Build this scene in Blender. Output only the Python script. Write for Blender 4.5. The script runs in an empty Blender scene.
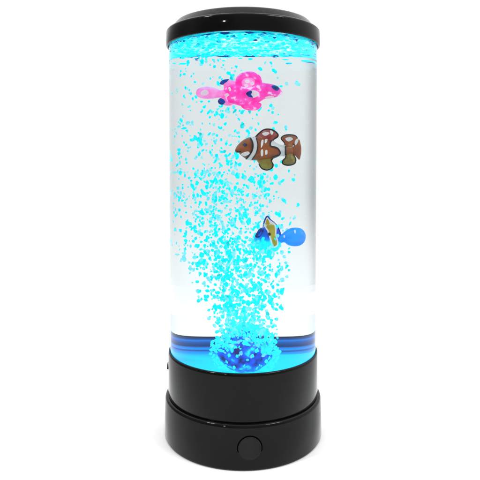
import bpy, bmesh, math, random
from mathutils import Vector, Matrix, noise
from mathutils.geometry import delaunay_2d_cdt

S = 0.001                      # one modelling unit is a millimetre
random.seed(11)
sc = bpy.context.scene
C = sc.collection

# ------------------------------------------------------------------ materials
def new_mat(name):
    m = bpy.data.materials.new(name); m.use_nodes = True
    nt = m.node_tree; nt.nodes.clear()
    out = nt.nodes.new('ShaderNodeOutputMaterial')
    return m, nt, out

def nd(nt, typ, **kw):
    n = nt.nodes.new(typ)
    for k, v in kw.items():
        if k in n.inputs: n.inputs[k].default_value = v
        else: setattr(n, k, v)
    return n

def ramp(nt, fac, stops):
    r = nt.nodes.new('ShaderNodeValToRGB')
    el = r.color_ramp.elements
    while len(el) < len(stops): el.new(0.5)
    for e, (p, c) in zip(el, stops):
        e.position = p; e.color = (*c, 1)
    nt.links.new(fac, r.inputs['Fac'])
    return r.outputs['Color']

def obj_noise(nt, scale, detail=2.0, stretch=None):
    tc = nt.nodes.new('ShaderNodeTexCoord')
    src = tc.outputs['Object']
    if stretch:
        mp = nt.nodes.new('ShaderNodeMapping'); mp.inputs['Scale'].default_value = stretch
        nt.links.new(src, mp.inputs['Vector']); src = mp.outputs['Vector']
    n = nd(nt, 'ShaderNodeTexNoise', Scale=scale, Detail=detail)
    nt.links.new(src, n.inputs['Vector'])
    return n.outputs['Fac']

def toy(name, c1, c2, scale=90, rough=.35, translucent=.25, emit=0.0, c3=None, thr=(.35, .65)):
    """painted soft plastic: two noise-mixed tones, a little light passing through"""
    m, nt, out = new_mat(name)
    stops = [(thr[0], c1), (thr[1], c2)]
    if c3: stops.append((min(.99, thr[1] + .08), c3))
    col = ramp(nt, obj_noise(nt, scale, 3), stops)
    p = nd(nt, 'ShaderNodeBsdfPrincipled', Roughness=rough)
    nt.links.new(col, p.inputs['Base Color'])
    t = nt.nodes.new('ShaderNodeBsdfTranslucent'); nt.links.new(col, t.inputs['Color'])
    mx = nd(nt, 'ShaderNodeMixShader'); mx.inputs[0].default_value = translucent
    nt.links.new(p.outputs[0], mx.inputs[1]); nt.links.new(t.outputs[0], mx.inputs[2])
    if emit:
        nt.links.new(col, p.inputs['Emission Color']); p.inputs['Emission Strength'].default_value = emit  # added self-glow, stands in for light on the fish
    nt.links.new(mx.outputs[0], out.inputs[0])
    return m

def mat_black(name, base, rough, ior, bump=0.0):
    m, nt, out = new_mat(name)
    p = nd(nt, 'ShaderNodeBsdfPrincipled', Roughness=rough, IOR=ior)
    n = obj_noise(nt, 60, 4)
    col = ramp(nt, n, [(.3, (base*.8,)*3), (.7, (base*1.15, base*1.2, base*1.1))])
    nt.links.new(col, p.inputs['Base Color'])
    r = ramp(nt, obj_noise(nt, 25, 5), [(.3, (rough*.7,)*3), (.75, (rough*1.5,)*3)])
    nt.links.new(r, p.inputs['Roughness'])
    if bump:
        b = nd(nt, 'ShaderNodeBump', Strength=bump, Distance=.0004)
        nt.links.new(obj_noise(nt, 18, 2), b.inputs['Height'])
        nt.links.new(b.outputs[0], p.inputs['Normal'])
    nt.links.new(p.outputs[0], out.inputs[0])
    return m

def mat_glass(name, ior, col, smear=0.0):
    m, nt, out = new_mat(name)
    g = nd(nt, 'ShaderNodeBsdfGlass', Roughness=0.0, IOR=ior, Color=(*col, 1))
    if smear:
        b = nd(nt, 'ShaderNodeBump', Strength=smear, Distance=.0006)
        nt.links.new(obj_noise(nt, 22, 1, (1, 1, .25)), b.inputs['Height'])
        nt.links.new(b.outputs[0], g.inputs['Normal'])
    nt.links.new(g.outputs[0], out.inputs[0])
    return m

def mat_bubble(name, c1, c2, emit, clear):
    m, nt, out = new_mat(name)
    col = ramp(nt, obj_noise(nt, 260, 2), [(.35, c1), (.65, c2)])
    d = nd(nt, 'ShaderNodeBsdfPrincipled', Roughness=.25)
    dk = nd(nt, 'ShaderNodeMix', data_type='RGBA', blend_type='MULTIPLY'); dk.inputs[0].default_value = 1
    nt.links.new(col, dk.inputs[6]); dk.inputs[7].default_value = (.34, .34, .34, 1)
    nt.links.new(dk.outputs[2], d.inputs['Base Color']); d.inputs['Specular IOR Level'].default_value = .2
    nt.links.new(col, d.inputs['Emission Color']); d.inputs['Emission Strength'].default_value = emit  # LED light on the bubbles put in as their own glow
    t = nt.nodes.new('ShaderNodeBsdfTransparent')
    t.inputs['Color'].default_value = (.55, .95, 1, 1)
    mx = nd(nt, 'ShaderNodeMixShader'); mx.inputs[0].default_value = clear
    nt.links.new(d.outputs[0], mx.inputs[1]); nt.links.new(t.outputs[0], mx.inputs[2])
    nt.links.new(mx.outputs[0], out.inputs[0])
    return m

M = {}
M['black'] = mat_black('glossy_black_plastic', .004, .06, 1.245)
M['cap'] = mat_black('glossy_black_cap_plastic', .003, .07, 1.26)
M['satin'] = mat_black('satin_black_plastic', .012, .3, 1.22)
M['tube'] = mat_glass('clear_acrylic', 1.37, (.972, .991, .994), .02)
M['water'] = mat_glass('water', 1.333/1.37, (.880, .898, .902))
M['bub'] = mat_bubble('cyan_glow_bubble', (0, .80, .98), (.0, .95, 1), .95, .0)
M['bub2'] = mat_bubble('pale_glow_bubble', (.10, .86, .96), (.45, .95, 1), .85, .42)
M['bub3'] = mat_bubble('sea_green_glow_bubble', (.0, .74, .78), (.0, .9, .95), .7, .1)
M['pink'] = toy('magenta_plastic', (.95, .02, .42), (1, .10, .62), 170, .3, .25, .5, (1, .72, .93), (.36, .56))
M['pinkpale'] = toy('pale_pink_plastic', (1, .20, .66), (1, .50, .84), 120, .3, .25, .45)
M['white'] = toy('white_plastic', (.88, .86, .88), (.95, .95, .95), 70, .35, .25, .25)
M['blue'] = toy('royal_blue_plastic', (.002, .02, .22), (.01, .09, .62), 150, .3, .1)
M['orange'] = toy('orange_brown_plastic', (.28, .055, .012), (.48, .125, .03), 90, .35, .1, .12, (.5, .2, .09), (.3, .66))
M['red'] = toy('brick_red_plastic', (.34, .03, .025), (.45, .10, .08), 130, .35, .1, .12, (.7, .45, .5), (.3, .6))
M['olive'] = toy('olive_plastic', (.26, .16, .03), (.36, .30, .05), 90, .35, .12, .12, (.42, .45, .12), (.3, .6))
M['dark'] = toy('black_paint', (.006, .005, .008), (.02, .018, .022), 100, .4, 0)
M['yellow'] = toy('mustard_plastic', (.42, .30, .02), (.6, .5, .05), 80, .35, .12, .15)
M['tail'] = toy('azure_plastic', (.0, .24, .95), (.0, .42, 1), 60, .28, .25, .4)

# blue fish body: dark blue back turning cyan at the belly, LED light painted in
m, nt, out = new_mat('blue_to_cyan_glow')
tc = nt.nodes.new('ShaderNodeTexCoord'); sx = nt.nodes.new('ShaderNodeSeparateXYZ')
nt.links.new(tc.outputs['Object'], sx.inputs[0])
mr = nd(nt, 'ShaderNodeMapRange'); mr.inputs[1].default_value = -.018; mr.inputs[2].default_value = .012
nt.links.new(sx.outputs['Z'], mr.inputs[0])
ad = nd(nt, 'ShaderNodeMath', operation='MULTIPLY_ADD'); ad.inputs[1].default_value = .5; ad.inputs[2].default_value = -.25
nt.links.new(obj_noise(nt, 130, 3), ad.inputs[0])
a2 = nd(nt, 'ShaderNodeMath', operation='ADD'); nt.links.new(mr.outputs[0], a2.inputs[0]); nt.links.new(ad.outputs[0], a2.inputs[1])
col = ramp(nt, a2.outputs[0], [(0, (0, .9, 1)), (.44, (0, .74, 1)), (.58, (0, .2, .85)), (.74, (.0, .06, .5))])
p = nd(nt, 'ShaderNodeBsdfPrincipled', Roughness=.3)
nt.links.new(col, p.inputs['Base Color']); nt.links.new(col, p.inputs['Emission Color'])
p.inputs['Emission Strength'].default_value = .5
nt.links.new(p.outputs[0], out.inputs[0]); M['tang'] = m

# lit floor of the tank
m, nt, out = new_mat('cyan_led_floor')
col = ramp(nt, obj_noise(nt, 14, 2), [(.3, (0, .45, .95)), (.48, (0, .82, 1)), (.6, (0, .92, 1))])
em = nd(nt, 'ShaderNodeEmission', Strength=.9); nt.links.new(col, em.inputs['Color'])
df = nt.nodes.new('ShaderNodeBsdfDiffuse'); df.inputs['Color'].default_value = (0, .2, .3, 1)
ads = nt.nodes.new('ShaderNodeAddShader')
nt.links.new(em.outputs[0], ads.inputs[0]); nt.links.new(df.outputs[0], ads.inputs[1])
nt.links.new(ads.outputs[0], out.inputs[0]); M['led'] = m

# inside wall of the collar: navy plastic, LED light painted in as glowing stripes
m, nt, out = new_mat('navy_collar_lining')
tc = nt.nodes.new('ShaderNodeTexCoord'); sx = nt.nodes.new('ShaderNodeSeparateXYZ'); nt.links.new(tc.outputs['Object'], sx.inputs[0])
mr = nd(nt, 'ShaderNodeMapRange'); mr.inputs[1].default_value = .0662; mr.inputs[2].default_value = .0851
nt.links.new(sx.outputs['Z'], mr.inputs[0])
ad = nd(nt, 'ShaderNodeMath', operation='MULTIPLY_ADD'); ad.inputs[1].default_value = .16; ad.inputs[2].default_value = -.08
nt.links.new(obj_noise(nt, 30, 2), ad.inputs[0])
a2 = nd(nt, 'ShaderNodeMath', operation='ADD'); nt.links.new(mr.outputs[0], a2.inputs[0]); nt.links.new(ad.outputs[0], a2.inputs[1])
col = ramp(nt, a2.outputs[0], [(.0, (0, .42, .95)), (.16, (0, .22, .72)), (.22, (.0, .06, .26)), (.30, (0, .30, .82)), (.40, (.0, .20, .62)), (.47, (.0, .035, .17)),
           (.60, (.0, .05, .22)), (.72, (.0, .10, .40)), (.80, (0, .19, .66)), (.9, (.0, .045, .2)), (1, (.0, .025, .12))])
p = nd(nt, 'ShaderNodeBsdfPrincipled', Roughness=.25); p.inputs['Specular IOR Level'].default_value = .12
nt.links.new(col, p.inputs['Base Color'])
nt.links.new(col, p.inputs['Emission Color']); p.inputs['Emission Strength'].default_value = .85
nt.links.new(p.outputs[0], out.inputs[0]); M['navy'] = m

# nozzle ball, glow painted into its material
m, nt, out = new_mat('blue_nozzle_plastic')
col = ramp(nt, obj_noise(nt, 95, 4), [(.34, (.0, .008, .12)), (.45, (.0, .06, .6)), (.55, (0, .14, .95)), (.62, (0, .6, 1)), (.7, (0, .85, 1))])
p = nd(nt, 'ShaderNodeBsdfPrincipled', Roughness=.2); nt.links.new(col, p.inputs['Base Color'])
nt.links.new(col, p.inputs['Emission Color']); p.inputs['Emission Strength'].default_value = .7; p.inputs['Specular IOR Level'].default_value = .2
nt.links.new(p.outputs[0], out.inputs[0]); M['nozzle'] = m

# foam sheet under the lid, LED light and dark refraction ripples painted in
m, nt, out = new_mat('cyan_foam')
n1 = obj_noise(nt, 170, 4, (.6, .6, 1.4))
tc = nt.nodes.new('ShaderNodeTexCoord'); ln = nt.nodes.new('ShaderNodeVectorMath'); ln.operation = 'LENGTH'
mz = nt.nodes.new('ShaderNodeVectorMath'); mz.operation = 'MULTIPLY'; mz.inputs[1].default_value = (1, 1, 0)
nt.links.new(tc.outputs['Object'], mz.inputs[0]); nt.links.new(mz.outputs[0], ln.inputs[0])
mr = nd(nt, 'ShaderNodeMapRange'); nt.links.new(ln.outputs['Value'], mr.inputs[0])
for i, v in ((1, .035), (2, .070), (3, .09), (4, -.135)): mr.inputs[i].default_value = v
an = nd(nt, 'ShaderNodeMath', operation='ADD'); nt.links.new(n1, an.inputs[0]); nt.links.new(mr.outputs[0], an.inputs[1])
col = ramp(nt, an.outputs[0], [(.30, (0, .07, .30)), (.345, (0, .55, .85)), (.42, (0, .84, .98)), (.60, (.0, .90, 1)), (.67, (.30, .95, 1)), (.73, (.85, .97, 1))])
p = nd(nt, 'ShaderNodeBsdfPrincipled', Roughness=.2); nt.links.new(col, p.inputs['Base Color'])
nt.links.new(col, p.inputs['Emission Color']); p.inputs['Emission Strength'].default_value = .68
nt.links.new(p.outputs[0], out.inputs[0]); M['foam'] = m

FA = .90
# white table sheet
m, nt, out = new_mat('white_table_sheet')
col = ramp(nt, obj_noise(nt, 6, 4), [(.3, (FA-.01,)*3), (.7, (FA+.01,)*3)])
p = nd(nt, 'ShaderNodeBsdfPrincipled', Roughness=.6); nt.links.new(col, p.inputs['Base Color'])
p.inputs['Specular IOR Level'].default_value = .2
nt.links.new(p.outputs[0], out.inputs[0]); M['floor'] = m

# ------------------------------------------------------------------ mesh helpers
def link(name, me, mat, parent=None, loc=(0, 0, 0), smooth=True, angle=None):
    me.materials.append(mat)
    if smooth:
        for p in me.polygons: p.use_smooth = True
        if angle: me.set_sharp_from_angle(angle=math.radians(angle))
    o = bpy.data.objects.new(name, me); C.objects.link(o)
    o.location = Vector(loc)*S
    if parent: o.parent = parent
    return o

def mesh_of(bm, name):
    bmesh.ops.recalc_face_normals(bm, faces=bm.faces)
    me = bpy.data.meshes.new(name); bm.to_mesh(me); bm.free(); return me

def lathe(bm, prof, seg=128, closed=False):
    """prof: list of (r, z); r=0 ends become poles"""
    rings = []
    for r, z in prof:
        if r < 1e-6: rings.append([bm.verts.new((0, 0, z*S))])
        else: rings.append([bm.verts.new((r*S*math.cos(2*math.pi*i/seg), r*S*math.sin(2*math.pi*i/seg), z*S)) for i in range(seg)])
    pairs = list(zip(rings, rings[1:]))
    if closed: pairs.append((rings[-1], rings[0]))
    for a, b in pairs:
        for i in range(seg):
            j = (i+1) % seg
            if len(a) == 1 and len(b) == 1: continue
            if len(a) == 1: bm.faces.new((a[0], b[i], b[j]))
            elif len(b) == 1: bm.faces.new((a[i], a[j], b[0]))
            else: bm.faces.new((a[i], a[j], b[j], b[i]))

def spline(pts, n=5, closed=True):
    out = []; N = len(pts)
    for i in range(N if closed else N-1):
        p = [pts[(i+k-1) % N] if closed else pts[max(0, min(N-1, i+k-1))] for k in range(4)]
        for s in range(n):
            t = s/n
            out.append(tuple(.5*((2*p[1][a]) + (-p[0][a]+p[2][a])*t + (2*p[0][a]-5*p[1][a]+4*p[2][a]-p[3][a])*t*t
                       + (-p[0][a]+3*p[1][a]-3*p[2][a]+p[3][a])*t**3) for a in (0, 1)))
    if not closed: out.append(tuple(pts[-1]))
    return out

def seg_d(p, a, b):
    ax, ay = a; bx, by = b; px, py = p
    L = (bx-ax)**2+(by-ay)**2
    t = 0 if L == 0 else max(0, min(1, ((px-ax)*(bx-ax)+(py-ay)*(by-ay))/L))
    return math.hypot(px-ax-t*(bx-ax), py-ay-t*(by-ay))

def inside(p, poly):
    x, y = p; c = False
    for i in range(len(poly)):
        a, b = poly[i], poly[i-1]
        if (a[1] > y) != (b[1] > y) and x < (b[0]-a[0])*(y-a[1])/(b[1]-a[1])+a[0]: c = not c
    return c

def edge_d(p, poly): return min(seg_d(p, poly[i], poly[i-1]) for i in range(len(poly)))

def puff_field(poly, T, reach, base=.35):
    """half thickness of a pillow-shaped plate over its outline"""
    def f(p):
        if not inside(p, poly): return base
        u = min(1, edge_d(p, poly)/reach)
        return base + (T-base)*math.sqrt(max(0, 1-(1-u)**2))
    return f

def plate(name, poly, tf, mat, parent, step=1.3, loc=(0, 0, 0), yoff=0.0):
    """closed plate in the x-z plane over an outline, half thickness tf(p)"""
    xs = [p[0] for p in poly]; ys = [p[1] for p in poly]
    pts = [Vector(p) for p in poly]; nb = len(pts)
    x = min(xs)+step*.5
    row = 0
    while x < max(xs):
        y = min(ys)+step*(.25 if row % 2 else .75)
        while y < max(ys):
            if inside((x, y), poly) and edge_d((x, y), poly) > step*.45: pts.append(Vector((x, y)))
            y += step
        x += step*.87; row += 1
    V, E, F, *_ = delaunay_2d_cdt(pts, [(i, (i+1) % nb) for i in range(nb)], [list(range(nb))], 1, 1e-5)
    bm = bmesh.new()
    t = [tf((v.x, v.y)) for v in V]
    fr = [bm.verts.new((v.x*S, (-t[i]+yoff)*S, v.y*S)) for i, v in enumerate(V)]
    bk = [bm.verts.new((v.x*S, (t[i]+yoff)*S, v.y*S)) for i, v in enumerate(V)]
    cnt = {}
    for f in F:
        bm.faces.new([fr[i] for i in f]); bm.faces.new([bk[i] for i in reversed(f)])
        for a, b in zip(f, f[1:]+f[:1]):
            k = (min(a, b), max(a, b)); cnt[k] = cnt.get(k, 0)+1
    for (a, b), n in cnt.items():
        if n == 1: bm.faces.new((fr[a], fr[b], bk[b], bk[a]))
    return link(name, mesh_of(bm, name), mat, parent, loc, True, 60)

def ribbon(pts, w):
    """outline of a stroke of width w along an open polyline"""
    L, R = [], []
    for i, p in enumerate(pts):
        a = pts[max(0, i-1)]; b = pts[min(len(pts)-1, i+1)]
        dx, dy = b[0]-a[0], b[1]-a[1]; l = math.hypot(dx, dy) or 1
        e = w*.5*(.55 if i in (0, len(pts)-1) else 1)
        L.append((p[0]-dy/l*e, p[1]+dx/l*e)); R.append((p[0]+dy/l*e, p[1]-dx/l*e))
    return L+R[::-1]

def tube_loop(name, pts, r, mat, parent, closed=True, y=0.0, seg=8):
    bm = bmesh.new(); rings = []; N = len(pts)
    for i, p in enumerate(pts):
        a = pts[i-1] if (closed or i) else p; b = pts[(i+1) % N] if (closed or i < N-1) else p
        d = Vector((b[0]-a[0], 0, b[1]-a[1])).normalized(); n = Vector((-d.z, 0, d.x))
        rr = r if closed or 0 < i < N-1 else r*.4
        rings.append([bm.verts.new((Vector((p[0], y, p[1])) + (n*math.cos(q)+Vector((0, 1, 0))*math.sin(q))*rr)*S)
                      for q in [2*math.pi*k/seg for k in range(seg)]])
    for i in range(N if closed else N-1):
        A, B = rings[i], rings[(i+1) % N]
        for k in range(seg): bm.faces.new((A[k], A[(k+1) % seg], B[(k+1) % seg], B[k]))
    if not closed: bm.faces.new(rings[0]); bm.faces.new(rings[-1])
    return link(name, mesh_of(bm, name), mat, parent)

def thing(name, label, cat, loc, rotz=0):
    o = bpy.data.objects.new(name, None); C.objects.link(o); o.empty_display_size = .01
    o.location = Vector(loc)*S; o.rotation_euler = (0, 0, rotz); o['label'] = label; o['category'] = cat
    return o

# ------------------------------------------------------------------ the lamp
# heights above the table, millimetres
ZB, ZR, ZC, ZL = 41.1, 85.1, 66.8, 385.3        # lower base top, collar rim, lit floor, lid lip
lamp = thing('bubble_lamp', 'tall clear bubble lamp with glossy black base and black lid on white table', 'lamp', (0, 0, 0))

bm = bmesh.new()
lathe(bm, [(0, .6), (76.5, .6), (78.2, 1.0), (78.9, 2.6), (78.6, 22), (78.0, ZB-3.4), (77.5, ZB-1.4), (76.4, ZB-.5), (75.0, ZB-.2), (0, ZB-.2)], 160)
base = link('base', mesh_of(bm, 'base'), M['black'], lamp, angle=45)

bm = bmesh.new()
lathe(bm, [(73.6, ZB-.1), (74.7, ZB+.3), (75.1, ZB+1.2), (74.9, ZR-2.6), (74.6, ZR-.9), (74.1, ZR-.15), (73.5, ZR), (73.15, ZR-.4), (73.15, ZC-6), (73.1, ZB-.1)], 160, closed=True)
collar = link('base_collar', mesh_of(bm, 'base_collar'), M['black'], lamp, angle=45)

# bayonet nub on the left of the collar
bm = bmesh.new()
bmesh.ops.create_cube(bm, size=1, matrix=Matrix.Translation((-74.4*S, -3*S, 68*S)) @ Matrix.Diagonal((2.2*S, 7*S, 7.5*S, 1)))
for v in bm.verts:
    if v.co.z < 68*S and v.co.x < -74.4*S: v.co.x -= 1.0*S
bmesh.ops.bevel(bm, geom=bm.edges[:], offset=.5*S, segments=2, affect='EDGES')
link('locking_nub', mesh_of(bm, 'locking_nub'), M['black'], collar)

m, nt, out = new_mat('matte_black_gap_shade')
d = nt.nodes.new('ShaderNodeBsdfDiffuse'); nt.links.new(ramp(nt, obj_noise(nt, 80), [(0, (.0008,)*3), (1, (.002,)*3)]), d.inputs['Color'])
nt.links.new(d.outputs[0], out.inputs[0]); M['gap_shade'] = m
# power button bulging from the front of the base, dark ring painted for the shade in its groove
def on_base(ang, z, r): return Vector((r*math.sin(ang), -r*math.cos(ang), z))
def curved_disc(rows, z0, a0, seg=56):
    """rows: (radius of the circle, height proud of the base wall)"""
    bm = bmesh.new(); rings = []
    for rad, h in rows:
        if rad == 0:
            p = on_base(a0, z0, 78.45+h); rings.append([bm.verts.new(p*S)]); continue
        rings.append([])
        for i in range(seg):
            q = 2*math.pi*i/seg; du, dz = rad*math.cos(q), rad*math.sin(q)
            rw = 78.6 if z0+dz < 22 else 78.6-.6*(z0+dz-22)/(ZB-25.4)
            rings[-1].append(bm.verts.new(on_base(a0+du/78.5, z0+dz, rw+h)*S))
    for a, b in zip(rings, rings[1:]):
        for i in range(seg):
            j = (i+1) % seg
            if len(b) == 1: bm.faces.new((a[i], a[j], b[0]))
            else: bm.faces.new((a[i], a[j], b[j], b[i]))
    return bm
BZ, BA = 20.5, .075
btn = link('power_button', mesh_of(curved_disc([(10.2, -.3), (10.2, .25), (9.8, .55), (9.0, .65), (6, .5), (0, .4)], BZ, BA), 'power_button'), M['satin'], base, angle=50)
link('button_groove_shade', mesh_of(curved_disc([(11.5, -.3), (11.3, .05), (10.1, .08), (10.0, -.3)], BZ, BA), 'button_groove_shade'), M['gap_shade'], btn, angle=50)

# lit floor, lining of the collar, nozzle
bm = bmesh.new()
lathe(bm, [(70.2, ZC-1.5), (70.2, ZC-.3), (69.6, ZC), (40, ZC-.4), (0, ZC-.4), (0, ZC-1.5)], 128)
link('led_floor', mesh_of(bm, 'led_floor'), M['led'], lamp, angle=40)
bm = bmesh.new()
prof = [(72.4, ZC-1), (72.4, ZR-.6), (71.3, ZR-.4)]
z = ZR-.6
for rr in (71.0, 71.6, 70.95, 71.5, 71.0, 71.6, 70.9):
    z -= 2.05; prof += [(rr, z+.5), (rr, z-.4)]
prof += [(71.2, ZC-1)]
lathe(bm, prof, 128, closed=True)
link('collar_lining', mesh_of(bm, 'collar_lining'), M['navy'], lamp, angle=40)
bm = bmesh.new()
bmesh.ops.create_icosphere(bm, subdivisions=4, radius=21*S)
for v in bm.verts:
    k = 1 + .05*noise.noise(v.co*120) + .03*noise.noise(v.co*330)
    v.co *= k
    if v.co.z < -20*S: v.co.z = -20*S
nozzle = link('bubble_nozzle', mesh_of(bm, 'bubble_nozzle'), M['nozzle'], lamp, (1.5, 3, ZC+20.2))

# tube and water: closed solids, the water's index is relative to the acrylic around it
bm = bmesh.new()
lathe(bm, [(0, ZC-4.5), (72.2, ZC-4.5), (72.9, ZC-3.8), (72.9, ZL+2.5), (72.4, ZL+3), (0, ZL+3)], 192)
link('clear_tube', mesh_of(bm, 'clear_tube'), M['tube'], lamp, angle=30)
bm = bmesh.new()
lathe(bm, [(0, ZC-3), (70.5, ZC-3), (70.5, ZL+.5), (0, ZL+.5)], 192)
link('water', mesh_of(bm, 'water'), M['water'], lamp, angle=30)

# lid
bm = bmesh.new()
lathe(bm, [(73.3, ZL+14), (73.3, ZL-.2), (73.6, ZL-1.0), (74.3, ZL-1.2), (75.2, ZL-.7), (75.7, ZL+.5), (75.6, ZL+12.0), (75.2, ZL+13.2), (74.2, ZL+14.0),
           (71.5, ZL+14.6), (67.4, ZL+20.2), (66.2, ZL+21.4), (64.5, ZL+22.0), (40, ZL+22.6), (0, ZL+22.8), (0, ZL+14)], 160)
lid = link('lid', mesh_of(bm, 'lid'), M['cap'], lamp, angle=38)
bm = bmesh.new()
lathe(bm, [(73.2, ZL+3.6), (0, ZL+3.6), (0, ZL+5), (73.2, ZL+5)], 128, closed=False)
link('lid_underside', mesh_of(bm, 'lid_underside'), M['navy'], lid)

# ------------------------------------------------------------------ fish
# clown fish -- outlines in millimetres of the lens-free model, drawn from its middle
LZ = .92
def conv(pts, ox, oy, k): return [((x-ox)/k, -(y-oy)/k*LZ) for x, y in pts]
K = 6.0; LX = 1/1.17                      # the water cylinder widens what is inside it
def cf(pts, n=4, closed=True): return spline([(x*LX, y) for x, y in conv(pts, 240, 175, K)], n, closed)
fish = thing('clown_fish', 'orange and white toy clown fish with black outlines floating at mid height', 'toy fish', (0, 0, 0))
body_o = cf([(42, 184), (58, 152), (85, 125), (115, 108), (140, 104), (170, 100), (210, 108), (250, 125), (300, 150), (340, 158), (385, 168),
             (385, 205), (340, 212), (300, 218), (255, 232), (200, 242), (150, 244), (110, 238), (78, 214), (64, 200), (50, 198)])
bt = puff_field(body_o, 6.5, 8)
def over(e): return lambda p: bt(p)+e
plate('body', body_o, bt, M['orange'], fish)
def cpart(name, pts, mat, T=2.2, reach=3, e=None, parent=None, n=4):
    o = cf(pts, n); f = over(e) if e is not None else puff_field(o, T, reach)
    return plate(name, o, f, mat, parent or fish), o
def cline(pts, w, parent, e=1.0, name='outline'):
    q = cf(pts, 4, False)
    return plate(name, ribbon(q, w), over(e), M['dark'], parent, 1.0)
wb, _ = cpart('white_band', [(128, 107), (162, 108), (172, 150), (163, 200), (140, 240), (104, 236), (124, 214), (141, 180), (143, 142)], M['white'], e=.35)
cline([(128, 106), (143, 140), (142, 180), (124, 214), (104, 238)], 1.3, wb)
cline([(162, 108), (173, 150), (164, 200), (138, 241)], .8, wb)
wb, _ = cpart('white_band', [(252, 124), (300, 149), (338, 156), (336, 214), (300, 219), (256, 232), (285, 215), (300, 195), (282, 170), (250, 160)], M['white'], e=.35)
cline([(252, 124), (245, 140), (250, 160), (284, 168), (304, 194), (294, 214), (256, 231)], 1.3, wb)
cline([(335, 157), (338, 185), (336, 214)], 1.3, wb)
df_, o = cpart('dorsal_fin', [(160, 112), (185, 78), (215, 60), (255, 63), (283, 85), (283, 101), (262, 116), (247, 138), (215, 135), (180, 125)], M['red'], 3.2, 4)
tube_loop('outline', cf([(156, 108), (185, 76), (215, 58), (255, 61), (285, 84), (285, 102), (263, 117), (248, 138)], 4, False), .75, M['dark'], df_, False)
pf, o = cpart('anal_fin', [(165, 236), (200, 228), (250, 226), (248, 246), (258, 270), (250, 290), (225, 300), (195, 290), (180, 266)], M['olive'], 3, 4)
tube_loop('outline', cf([(178, 262), (195, 291), (225, 301), (251, 290), (259, 270), (249, 247), (262, 226)], 4, False), .75, M['dark'], pf, False)
for pts in ([(193, 128), (205, 122), (203, 150), (191, 170)], [(214, 120), (228, 116), (224, 136), (214, 142)], [(190, 186), (203, 180), (203, 214), (192, 218)], [(216, 186), (228, 184), (228, 206), (216, 210)],
            [(196, 84), (222, 74), (240, 82), (216, 98)], [(246, 64), (262, 76), (254, 92), (244, 80)]):
    plate('white_patch', cf(pts, 3), lambda p: max(bt(p)+.5, 3.7), M['white'], fish)
tu, o = cpart('tail_top', [(311, 106), (340, 92), (390, 94), (408, 110), (400, 134), (382, 150), (376, 166), (336, 166), (330, 140), (314, 120)], M['orange'], 3.6, 5)
tube_loop('outline', cf([(330, 168), (330, 140), (312, 118), (312, 104), (340, 91), (390, 93), (409, 110), (401, 135), (381, 152)], 4, False), .75, M['dark'], tu, False)
tl, o = cpart('tail_bottom', [(336, 160), (378, 160), (378, 180), (385, 210), (398, 238), (388, 262), (350, 271), (320, 262), (322, 245), (336, 228), (338, 200)], M['olive'], 3.9, 5)
tube_loop('outline', cf([(378, 178), (386, 210), (400, 239), (390, 263), (350, 273), (318, 263), (320, 244), (335, 228), (336, 200)], 4, False), .75, M['dark'], tl, False)
cpart('tail_fin', [(378, 170), (400, 140), (422, 116), (433, 140), (440, 180), (435, 215), (425, 240), (404, 222), (380, 198)], M['orange'], 2.0, 4)
plate('white_patch', cf([(404, 118), (420, 112), (416, 132), (402, 152), (394, 140)], 3), lambda p: 2.4, M['white'], fish)
plate('white_patch', cf([(336, 112), (366, 104), (384, 116), (360, 130), (344, 126)], 3), lambda p: 4.0, M['white'], fish)
ey = plate('eye', cf([(86, 150), (97, 142), (110, 148), (110, 158), (98, 163), (87, 158)]), over(.7), M['dark'], fish, .8)
plate('pupil', cf([(93, 150), (100, 146), (104, 152), (99, 157), (94, 155)]), over(1.1), M['blue'], ey, .6)
plate('mouth', ribbon(cf([(46, 188), (60, 193), (76, 192)], 4, False), 1.0), over(.6), M['dark'], fish, .8)
plate('pectoral_fin', cf([(76, 208), (94, 196), (118, 192), (126, 204), (112, 214), (96, 220)], 4), over(1.2), M['white'], fish)
fish.location = Vector((21.6, -34, 283.5))*S

# pink fish
K2 = 4.8
def pk(pts, n=4, closed=True): return spline([(x*LX, y*.87) for x, y in conv(pts, 240, 110, K2)], n, closed)
pink = thing('pink_fish', 'magenta pink toy fish with dark blue fin tips floating just below the foam', 'toy fish', (0, 0, 0))
bo = pk([(165, 112), (172, 92), (200, 78), (232, 76), (280, 92), (325, 68), (360, 70), (400, 80), (424, 100), (434, 124), (420, 136), (390, 150),
         (352, 156), (322, 178), (290, 196), (250, 196), (215, 186), (185, 178), (172, 150)])
pt = puff_field(bo, 5.5, 6)
plate('body', bo, pt, M['pink'], pink)
def pp(name, pts, mat, T=2.5, reach=3, e=None, step=1.3):
    o = pk(pts); return plate(name, o, (lambda p: pt(p)+e) if e is not None else puff_field(o, T, reach), mat, pink, step)
pp('tail_fin', [(182, 108), (150, 108), (120, 93), (88, 88), (50, 95), (36, 112), (38, 135), (60, 150), (100, 155), (135, 150), (182, 140)], M['pinkpale'], 3.6, 5)
plate('white_patch', pk([(56, 120), (72, 108), (90, 112), (94, 128), (78, 138), (60, 134)]), lambda p: 4.2, M['white'], pink)  # tail highlight put in as a white plate
for pts in ([(186, 98), (194, 94), (199, 110), (192, 118)], [(168, 134), (182, 128), (190, 138), (178, 148)], [(352, 150), (378, 141), (396, 147), (372, 156)]):
    plate('white_patch', pk(pts, 3), lambda p: max(pt(p)+.45, 3.2), M['white'], pink)  # highlights on the body, modelled as white plates
ring = [(242, 92), (232, 66), (244, 38), (272, 24), (304, 28), (322, 52), (318, 84), (300, 98)]
tube_loop('dorsal_loop', pk(ring, 5, False), 2.9, M['pink'], pink, False, seg=12)
pp('dorsal_web', [(244, 90), (242, 60), (262, 42), (290, 40), (306, 58), (300, 92), (270, 100)], M['pinkpale'], 1.6, 2)
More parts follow.
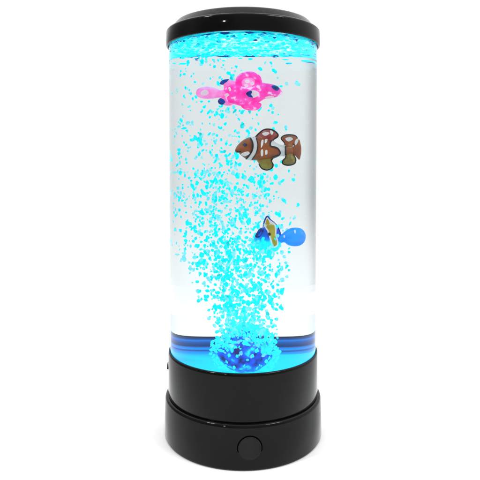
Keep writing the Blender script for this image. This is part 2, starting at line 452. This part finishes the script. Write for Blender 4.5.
for pts in ([(262, 58), (278, 52), (284, 66), (268, 72)], [(286, 70), (300, 62), (304, 78), (292, 84)], [(258, 80), (270, 76), (278, 88), (264, 92)]):
    plate('white_patch', pk(pts, 3), lambda p: max(pt(p)+.3, 2.2), M['white'], pink)
pp('side_web', [(160, 60), (190, 50), (230, 70), (215, 92), (170, 100), (166, 82)], M['pinkpale'], 1.4, 2)
pp('side_web', [(150, 152), (180, 146), (215, 172), (200, 192), (168, 190), (158, 178)], M['pinkpale'], 1.4, 2)
pp('fin_tip', [(148, 73), (160, 53), (188, 48), (186, 62), (166, 78)], M['blue'], 2.2, 2, step=.9)
pp('fin_tip', [(139, 166), (150, 152), (170, 158), (176, 178), (160, 188), (144, 182)], M['blue'], 2.2, 2, step=.9)
pp('pelvic_fin', [(244, 196), (262, 184), (330, 178), (334, 200), (318, 216), (290, 220), (262, 214)], M['pink'], 3.4, 4)
pec = pp('pectoral_fin', [(266, 130), (290, 113), (316, 116), (328, 132), (314, 148), (297, 154), (280, 149)], M['white'], e=.7)
o = plate('fin_edge', pk([(266, 130), (288, 114), (294, 124), (290, 136), (299, 152), (280, 149)], 3), lambda p: pt(p)+1.3, M['blue'], pec, .9)
ey = pp('eye', [(384, 92), (394, 83), (410, 86), (419, 100), (412, 114), (396, 108)], M['blue'], e=.8, step=.9)
plate('pupil', pk([(398, 94), (405, 92), (410, 99), (406, 105), (400, 102)]), lambda p: pt(p)+1.3, M['dark'], ey, .6)
pink.location = Vector((-2.4, -34, 337))*S

# blue fish
LX3 = 1/1.25
def bl(pts, n=4, closed=True): return spline([(x*LX3, y) for x, y in conv(pts, 165, 195, 6)], n, closed)
tang = thing('blue_fish', 'blue toy fish with yellow stripe and round azure tail beside the bubble column', 'toy fish', (0, 0, 0))
bo3 = bl([(92, 190), (104, 168), (122, 140), (142, 132), (180, 118), (214, 122), (236, 152), (250, 190), (250, 232), (240, 262), (222, 282), (200, 288), (180, 306), (156, 300), (134, 290), (112, 272), (98, 250), (86, 226)])
tt = puff_field(bo3, 5, 6)
plate('body', bo3, tt, M['tang'], tang)
o = bl([(228, 188), (252, 176), (270, 160), (300, 142), (340, 137), (380, 146), (406, 172), (412, 200), (400, 230), (370, 250), (330, 254), (290, 245), (268, 228), (240, 232), (226, 216)])
plate('tail_fin', o, puff_field(o, 5, 7), M['tail'], tang)
for pts in ([(334, 150), (344, 154), (343, 172), (337, 166)], [(266, 182), (274, 182), (274, 196), (267, 194)]):
    plate('white_patch', bl(pts, 3), lambda p: 5.4 if p[0] > 20 else 4.6, M['white'], tang, .8)
df3 = plate('dorsal_fin', bl([(144, 136), (150, 104), (165, 70), (178, 84), (212, 112), (222, 140), (180, 134)]), lambda p: 1.4, M['white'], tang)
tube_loop('outline', bl([(144, 142), (148, 108), (158, 78), (167, 67), (178, 84), (208, 112), (230, 142), (243, 186)], 4, False), 1.0, M['blue'], df3, False)
plate('yellow_tip', bl([(155, 112), (158, 94), (166, 80), (174, 94), (180, 110), (168, 116)]), lambda p: 2.0, M['yellow'], df3, .9)
wh = plate('white_stripe', bl([(150, 124), (176, 110), (212, 112), (222, 138), (222, 172), (232, 214), (230, 244), (204, 256), (186, 218), (176, 182), (164, 150)]), lambda p: tt(p)+.5, M['white'], tang)
plate('yellow_stripe', bl([(158, 124), (178, 115), (205, 117), (213, 140), (214, 175), (224, 215), (224, 238), (206, 247), (196, 215), (186, 180), (176, 150)]), lambda p: tt(p)+1.0, M['yellow'], wh)
plate('eye', bl([(172, 166), (182, 162), (188, 172), (184, 182), (175, 178)]), lambda p: tt(p)+1.6, M['dark'], tang, .7)
fin = bl([(100, 186), (112, 160), (126, 142), (140, 152), (132, 176), (116, 190)])
tube_loop('side_fin', fin, .9, M['blue'], tang, True, y=-4)
tang.location = Vector((19.0, -18, 200.2))*S

# ------------------------------------------------------------------ bubbles
def flake(r, seed):
    """a small irregular bubble: lumpy, squashed, edges not round"""
    bm = bmesh.new(); bmesh.ops.create_icosphere(bm, subdivisions=2, radius=1)
    o = Vector((seed*3.1, seed*1.7, seed*.9))
    for v in bm.verts:
        n = noise.noise(v.co*1.25+o)+.45*noise.noise(v.co*2.6+o)
        v.co *= (1+.46*n)
    sx, sy, sz = random.uniform(.75, 1.2), random.uniform(.5, .9), random.uniform(1.0, 1.8)
    for v in bm.verts: v.co = Vector((v.co.x*sx, v.co.y*sy, v.co.z*sz))*r*S
    return bm
protos = []
for i in range(14):
    me = mesh_of(flake(1.0, i+1), 'bubble'); 
    for p in me.polygons: p.use_smooth = True
    protos.append(me)
variants = []
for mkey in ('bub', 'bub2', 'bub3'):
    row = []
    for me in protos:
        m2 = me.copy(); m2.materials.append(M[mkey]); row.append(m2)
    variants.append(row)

def spot():
    """a point of the rising column: narrow and dense at the nozzle, wide and loose above, drifting left"""
    while True:
        z = random.uniform(ZC+20, ZL-14)
        h = (z-ZC-20)/(ZL-ZC-34)             # 0 at the nozzle, 1 under the foam
        dens = 1.0 if h < .2 else max(.26, 1.0-1.15*(h-.2))
        if random.random() > dens: continue
        c = 4 - 19*min(1, h*1.5) - 8*max(0, h-.5)
        w = 13 + 20*min(1, h*1.8) + 9*h
        x = random.gauss(c, w*.66) if random.random() < .8 else random.uniform(-64, (62 if random.random() < .3 else 5) if h > .45 else 36)
        y = random.gauss(-6, w*.66)
        if x*x+y*y > 66**2: continue
        if abs(x-c) > 1.5*w and h < .35: continue
        return x, y, z, h
# keep the fish readable: loose bubbles in front of them stay few
def in_front(x, y, z):
    if y > -28: return False
    return (abs(x+2) < 40 and abs(z-337.5) < 16) or (abs(x-21) < 31 and abs(z-283.5) < 18) or (x > 18 and abs(z-200.5) < 17)
spots = []
while len(spots) < 1300:
    if spots and random.random() < .38:      # bubbles travel in little clumps
        x, y, z, _r = random.choice(spots[-60:])
        x += random.gauss(0, 2.2); y += random.gauss(0, 2); z += random.gauss(0, 3.2)
        if x*x+y*y > 67**2 or z > ZL-12: continue
    else: x, y, z, h = spot()
    if in_front(x, y, z) and random.random() < .93: continue
    spots.append((x, y, z, random.choice((.7, .85, 1.0, 1.2, 1.45, 1.75)) * random.uniform(.85, 1.15)))
spots.sort(key=lambda s: -s[3])
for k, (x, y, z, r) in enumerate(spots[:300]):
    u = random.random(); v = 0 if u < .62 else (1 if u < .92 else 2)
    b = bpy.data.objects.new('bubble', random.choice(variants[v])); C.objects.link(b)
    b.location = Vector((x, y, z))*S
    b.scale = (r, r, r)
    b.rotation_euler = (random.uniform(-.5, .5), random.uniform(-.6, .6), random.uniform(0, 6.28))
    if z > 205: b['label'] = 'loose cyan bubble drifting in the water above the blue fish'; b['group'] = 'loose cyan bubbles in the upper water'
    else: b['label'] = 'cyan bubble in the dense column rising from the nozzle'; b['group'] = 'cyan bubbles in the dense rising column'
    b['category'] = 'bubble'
def merge(items, name, mat_keys, second=None):
    bm = bmesh.new()
    for (x, y, z, r, s) in items:
        t = flake(r, s); me = bpy.data.meshes.new('t'); 
        bmesh.ops.transform(t, matrix=Matrix.Translation(Vector((x, y, z))*S) @ Matrix.Rotation(random.uniform(-.6, .6), 4, 'Y'), verts=t.verts)
        t.to_mesh(me); t.free(); bm.from_mesh(me); bpy.data.meshes.remove(me)
    o = link(name, mesh_of(bm, name), M[mat_keys])
    if second:                               # every third bubble is paler
        o.data.materials.append(M[second])
        for p in o.data.polygons: p.material_index = 1 if (p.index//80) % 5 in (0, 2) else 0
    return o
small = [(x, y, z, r, random.uniform(0, 50)) for x, y, z, r in spots[300:]]
while len(small) < 1600:                     # fizz, thickest just above the nozzle
    x, y, z, h = spot()
    if random.random() < h*1.3 or in_front(x, y, z): continue
    small.append((x, y, z, random.uniform(.65, 1.5), random.uniform(0, 50)))
while len(small) < 2050:                     # pale dust of bubbles higher up, mostly on the left
    x, y, z, h = spot()
    if h < .25 or in_front(x, y, z) or (x > 15 and random.random() < .6): continue
    small.append((x, y, z, random.uniform(.5, 1.1), random.uniform(0, 50)))
for k in range(70):                          # and a cloud of it under the blue fish
    small.append((random.gauss(15, 7), random.uniform(-34, -22), random.gauss(189, 4.5), random.uniform(.6, 1.5), random.uniform(0, 50)))
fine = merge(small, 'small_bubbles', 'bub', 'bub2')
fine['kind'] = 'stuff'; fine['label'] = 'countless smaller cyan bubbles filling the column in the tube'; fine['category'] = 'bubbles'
# froth clinging round the nozzle
items = []
for k in range(760):
    a = random.uniform(0, 2*math.pi); e = math.asin(random.uniform(-.85, 1)); R = random.uniform(20.5, 27)
    u, v = math.cos(a)*math.cos(e), math.sin(e)
    if math.sin(a) < .1 and (u/.62)**2+((v+.3)/.55)**2 < 1 and random.random() < .86: continue
    if noise.noise(Vector((u*3, v*3, math.sin(a)*3))) < -.12: continue
    items.append((1.5+R*1.0*u, 3+R*.9*math.sin(a)*math.cos(e), max(ZC+1, ZC+20.2+R*v), random.uniform(.55, 1.5), random.uniform(0, 50)))
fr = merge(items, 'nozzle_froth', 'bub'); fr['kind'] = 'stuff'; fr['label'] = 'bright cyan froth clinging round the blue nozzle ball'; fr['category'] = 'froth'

# foam under the lid: a rippled sheet with bubbles hanging from it
bm = bmesh.new(); rings = [[bm.verts.new((0, 0, 0))]]
for i in range(1, 47):
    r = 70.0*i/46
    rings.append([bm.verts.new((r*S*math.cos(2*math.pi*k/180), r*S*math.sin(2*math.pi*k/180), 0)) for k in range(180)])
for a, b in zip(rings, rings[1:]):
    for k in range(180):
        j = (k+1) % 180
        if len(a) == 1: bm.faces.new((a[0], b[k], b[j]))
        else: bm.faces.new((a[k], a[j], b[j], b[k]))
for v in bm.verts:
    v.co.z = (ZL-1.4)*S + S*(1.1*noise.noise(v.co*70)+.7*noise.noise(v.co*190))
for v in rings[-1]: v.co = Vector((v.co.x*1.003, v.co.y*1.003, (ZL-2.6+1.4*noise.noise(v.co*260))*S))
for k in range(700):
    q = random.uniform(0, 2*math.pi); R = 69*math.sqrt(random.random())
    drop = random.uniform(1.2, 3.0) if random.random() < .6 else 2+random.expovariate(.32)
    if drop > 13: continue
    t = flake(random.uniform(.6, 1.5), random.uniform(0, 50)); me = bpy.data.meshes.new('t')
    bmesh.ops.transform(t, matrix=Matrix.Translation(Vector((R*math.cos(q), R*math.sin(q), ZL-drop))*S) @ Matrix.Diagonal((1.5, 1.5, .6, 1)), verts=t.verts)
    t.to_mesh(me); t.free(); bm.from_mesh(me); bpy.data.meshes.remove(me)
foam = link('foam', mesh_of(bm, 'foam'), M['foam'])
foam['kind'] = 'stuff'; foam['label'] = 'bright cyan foam of bubbles lying under the black lid'; foam['category'] = 'foam'

# ------------------------------------------------------------------ setting
bm = bmesh.new()
lathe(bm, [(0, -22), (612, -22), (618, -20), (620, -16), (620, -4), (618, -1), (612, 0), (0, 0)], 160)
fl = link('tabletop', mesh_of(bm, 'tabletop'), M['floor'], angle=40); fl['kind'] = 'structure'; fl['label'] = 'plain white table surface under the lamp'

TOP = 1.9
# white studio surround, darker in front (behind the photographer) and to the rear left
w = bpy.data.worlds.new('World'); sc.world = w; w.use_nodes = True
nt = w.node_tree; nt.nodes.clear()
out = nt.nodes.new('ShaderNodeOutputWorld'); bg = nt.nodes.new('ShaderNodeBackground')
tc = nt.nodes.new('ShaderNodeTexCoord'); sx = nt.nodes.new('ShaderNodeSeparateXYZ')
nt.links.new(tc.outputs['Generated'], sx.inputs[0])
def vdot(vec, lo, hi, a, b):
    """smooth step on how far a direction points along vec"""
    d = nt.nodes.new('ShaderNodeVectorMath'); d.operation = 'DOT_PRODUCT'
    nt.links.new(tc.outputs['Generated'], d.inputs[0]); d.inputs[1].default_value = vec
    r = nd(nt, 'ShaderNodeMapRange'); r.interpolation_type = 'SMOOTHSTEP'
    for i, v in ((1, lo), (2, hi), (3, a), (4, b)): r.inputs[i].default_value = v
    nt.links.new(d.outputs['Value'], r.inputs[0]); return r.outputs[0]
def mul(a, b):
    n = nd(nt, 'ShaderNodeMath', operation='MULTIPLY'); nt.links.new(a, n.inputs[0]); nt.links.new(b, n.inputs[1]); return n.outputs[0]
front = vdot((0, -1, 0), .0, .75, 1.0, .42)
fleft = vdot(Vector((-.93, -.37, 0)), .2, .85, 1.0, .42)
left0 = vdot(Vector((-math.sin(math.radians(66)), math.cos(math.radians(66)), 0)), .76, .97, 1.0, .58)
keep = vdot((0, 0, 1), -.20, -.04, 0.0, 1.0)
lx = nd(nt, 'ShaderNodeMix', data_type='FLOAT'); lx.inputs[2].default_value = 1.0
nt.links.new(keep, lx.inputs[0]); nt.links.new(left0, lx.inputs[3]); left = lx.outputs[0]
top = vdot((0, 0, 1), .3, .9, 1.04, TOP)
low = vdot((0, 0, 1), -.235, -.02, 1.27, 1.0)
nt.links.new(mul(mul(mul(mul(front, fleft), left), top), low), bg.inputs['Strength'])
bg.inputs['Color'].default_value = (1, 1, 1, 1)
nt.links.new(bg.outputs[0], out.inputs[0])

def lamp_at(name, az, el, dist, size, power, target=(0, 0, 230)):
    t = Vector(target)*S
    d = Vector((math.sin(math.radians(az))*math.cos(math.radians(el)), -math.cos(math.radians(az))*math.cos(math.radians(el)), math.sin(math.radians(el))))
    L = bpy.data.lights.new(name, 'AREA'); L.shape = 'RECTANGLE'; L.size, L.size_y = size; L.energy = power
    o = bpy.data.objects.new(name, L); C.objects.link(o); o.location = t+d*dist
    o.rotation_euler = (-d).to_track_quat('-Z', 'Y').to_euler(); return o
lamp_at('small_front_lamp', -26, 20.2, 1.6, (.06, .08), 2.2)
lamp_at('key_softbox', -58, 45, 1.5, (.16, .3), 9)
lamp_at('fill_softbox', 54, 45, 1.5, (.5, .3), 9)

# ------------------------------------------------------------------ camera
cam = bpy.data.cameras.new('camera'); co = bpy.data.objects.new('camera', cam); C.objects.link(co)
tilt = math.radians(2.0)
co.location = Vector((-1.0, -560, 265.9))*S
co.rotation_euler = (math.radians(90)-tilt, 0, 0)
cam.sensor_width = 36; cam.lens = 36*560/480*math.cos(tilt)
cam.shift_x = -2/480; cam.shift_y = -(72-560*math.tan(tilt))/480
cam.clip_start = .01; cam.clip_end = 200
sc.camera = co

sc.render.engine = 'CYCLES'
cy = sc.cycles
cy.max_bounces = 24; cy.transmission_bounces = 20; cy.glossy_bounces = 8; cy.diffuse_bounces = 4; cy.transparent_max_bounces = 24
cy.caustics_refractive = True; cy.caustics_reflective = True
cy.sample_clamp_indirect = 6
cy.use_denoising = True
sc.view_settings.view_transform = 'Standard'; sc.view_settings.look = 'None'
sc.view_settings.exposure = 0; sc.view_settings.gamma = 1
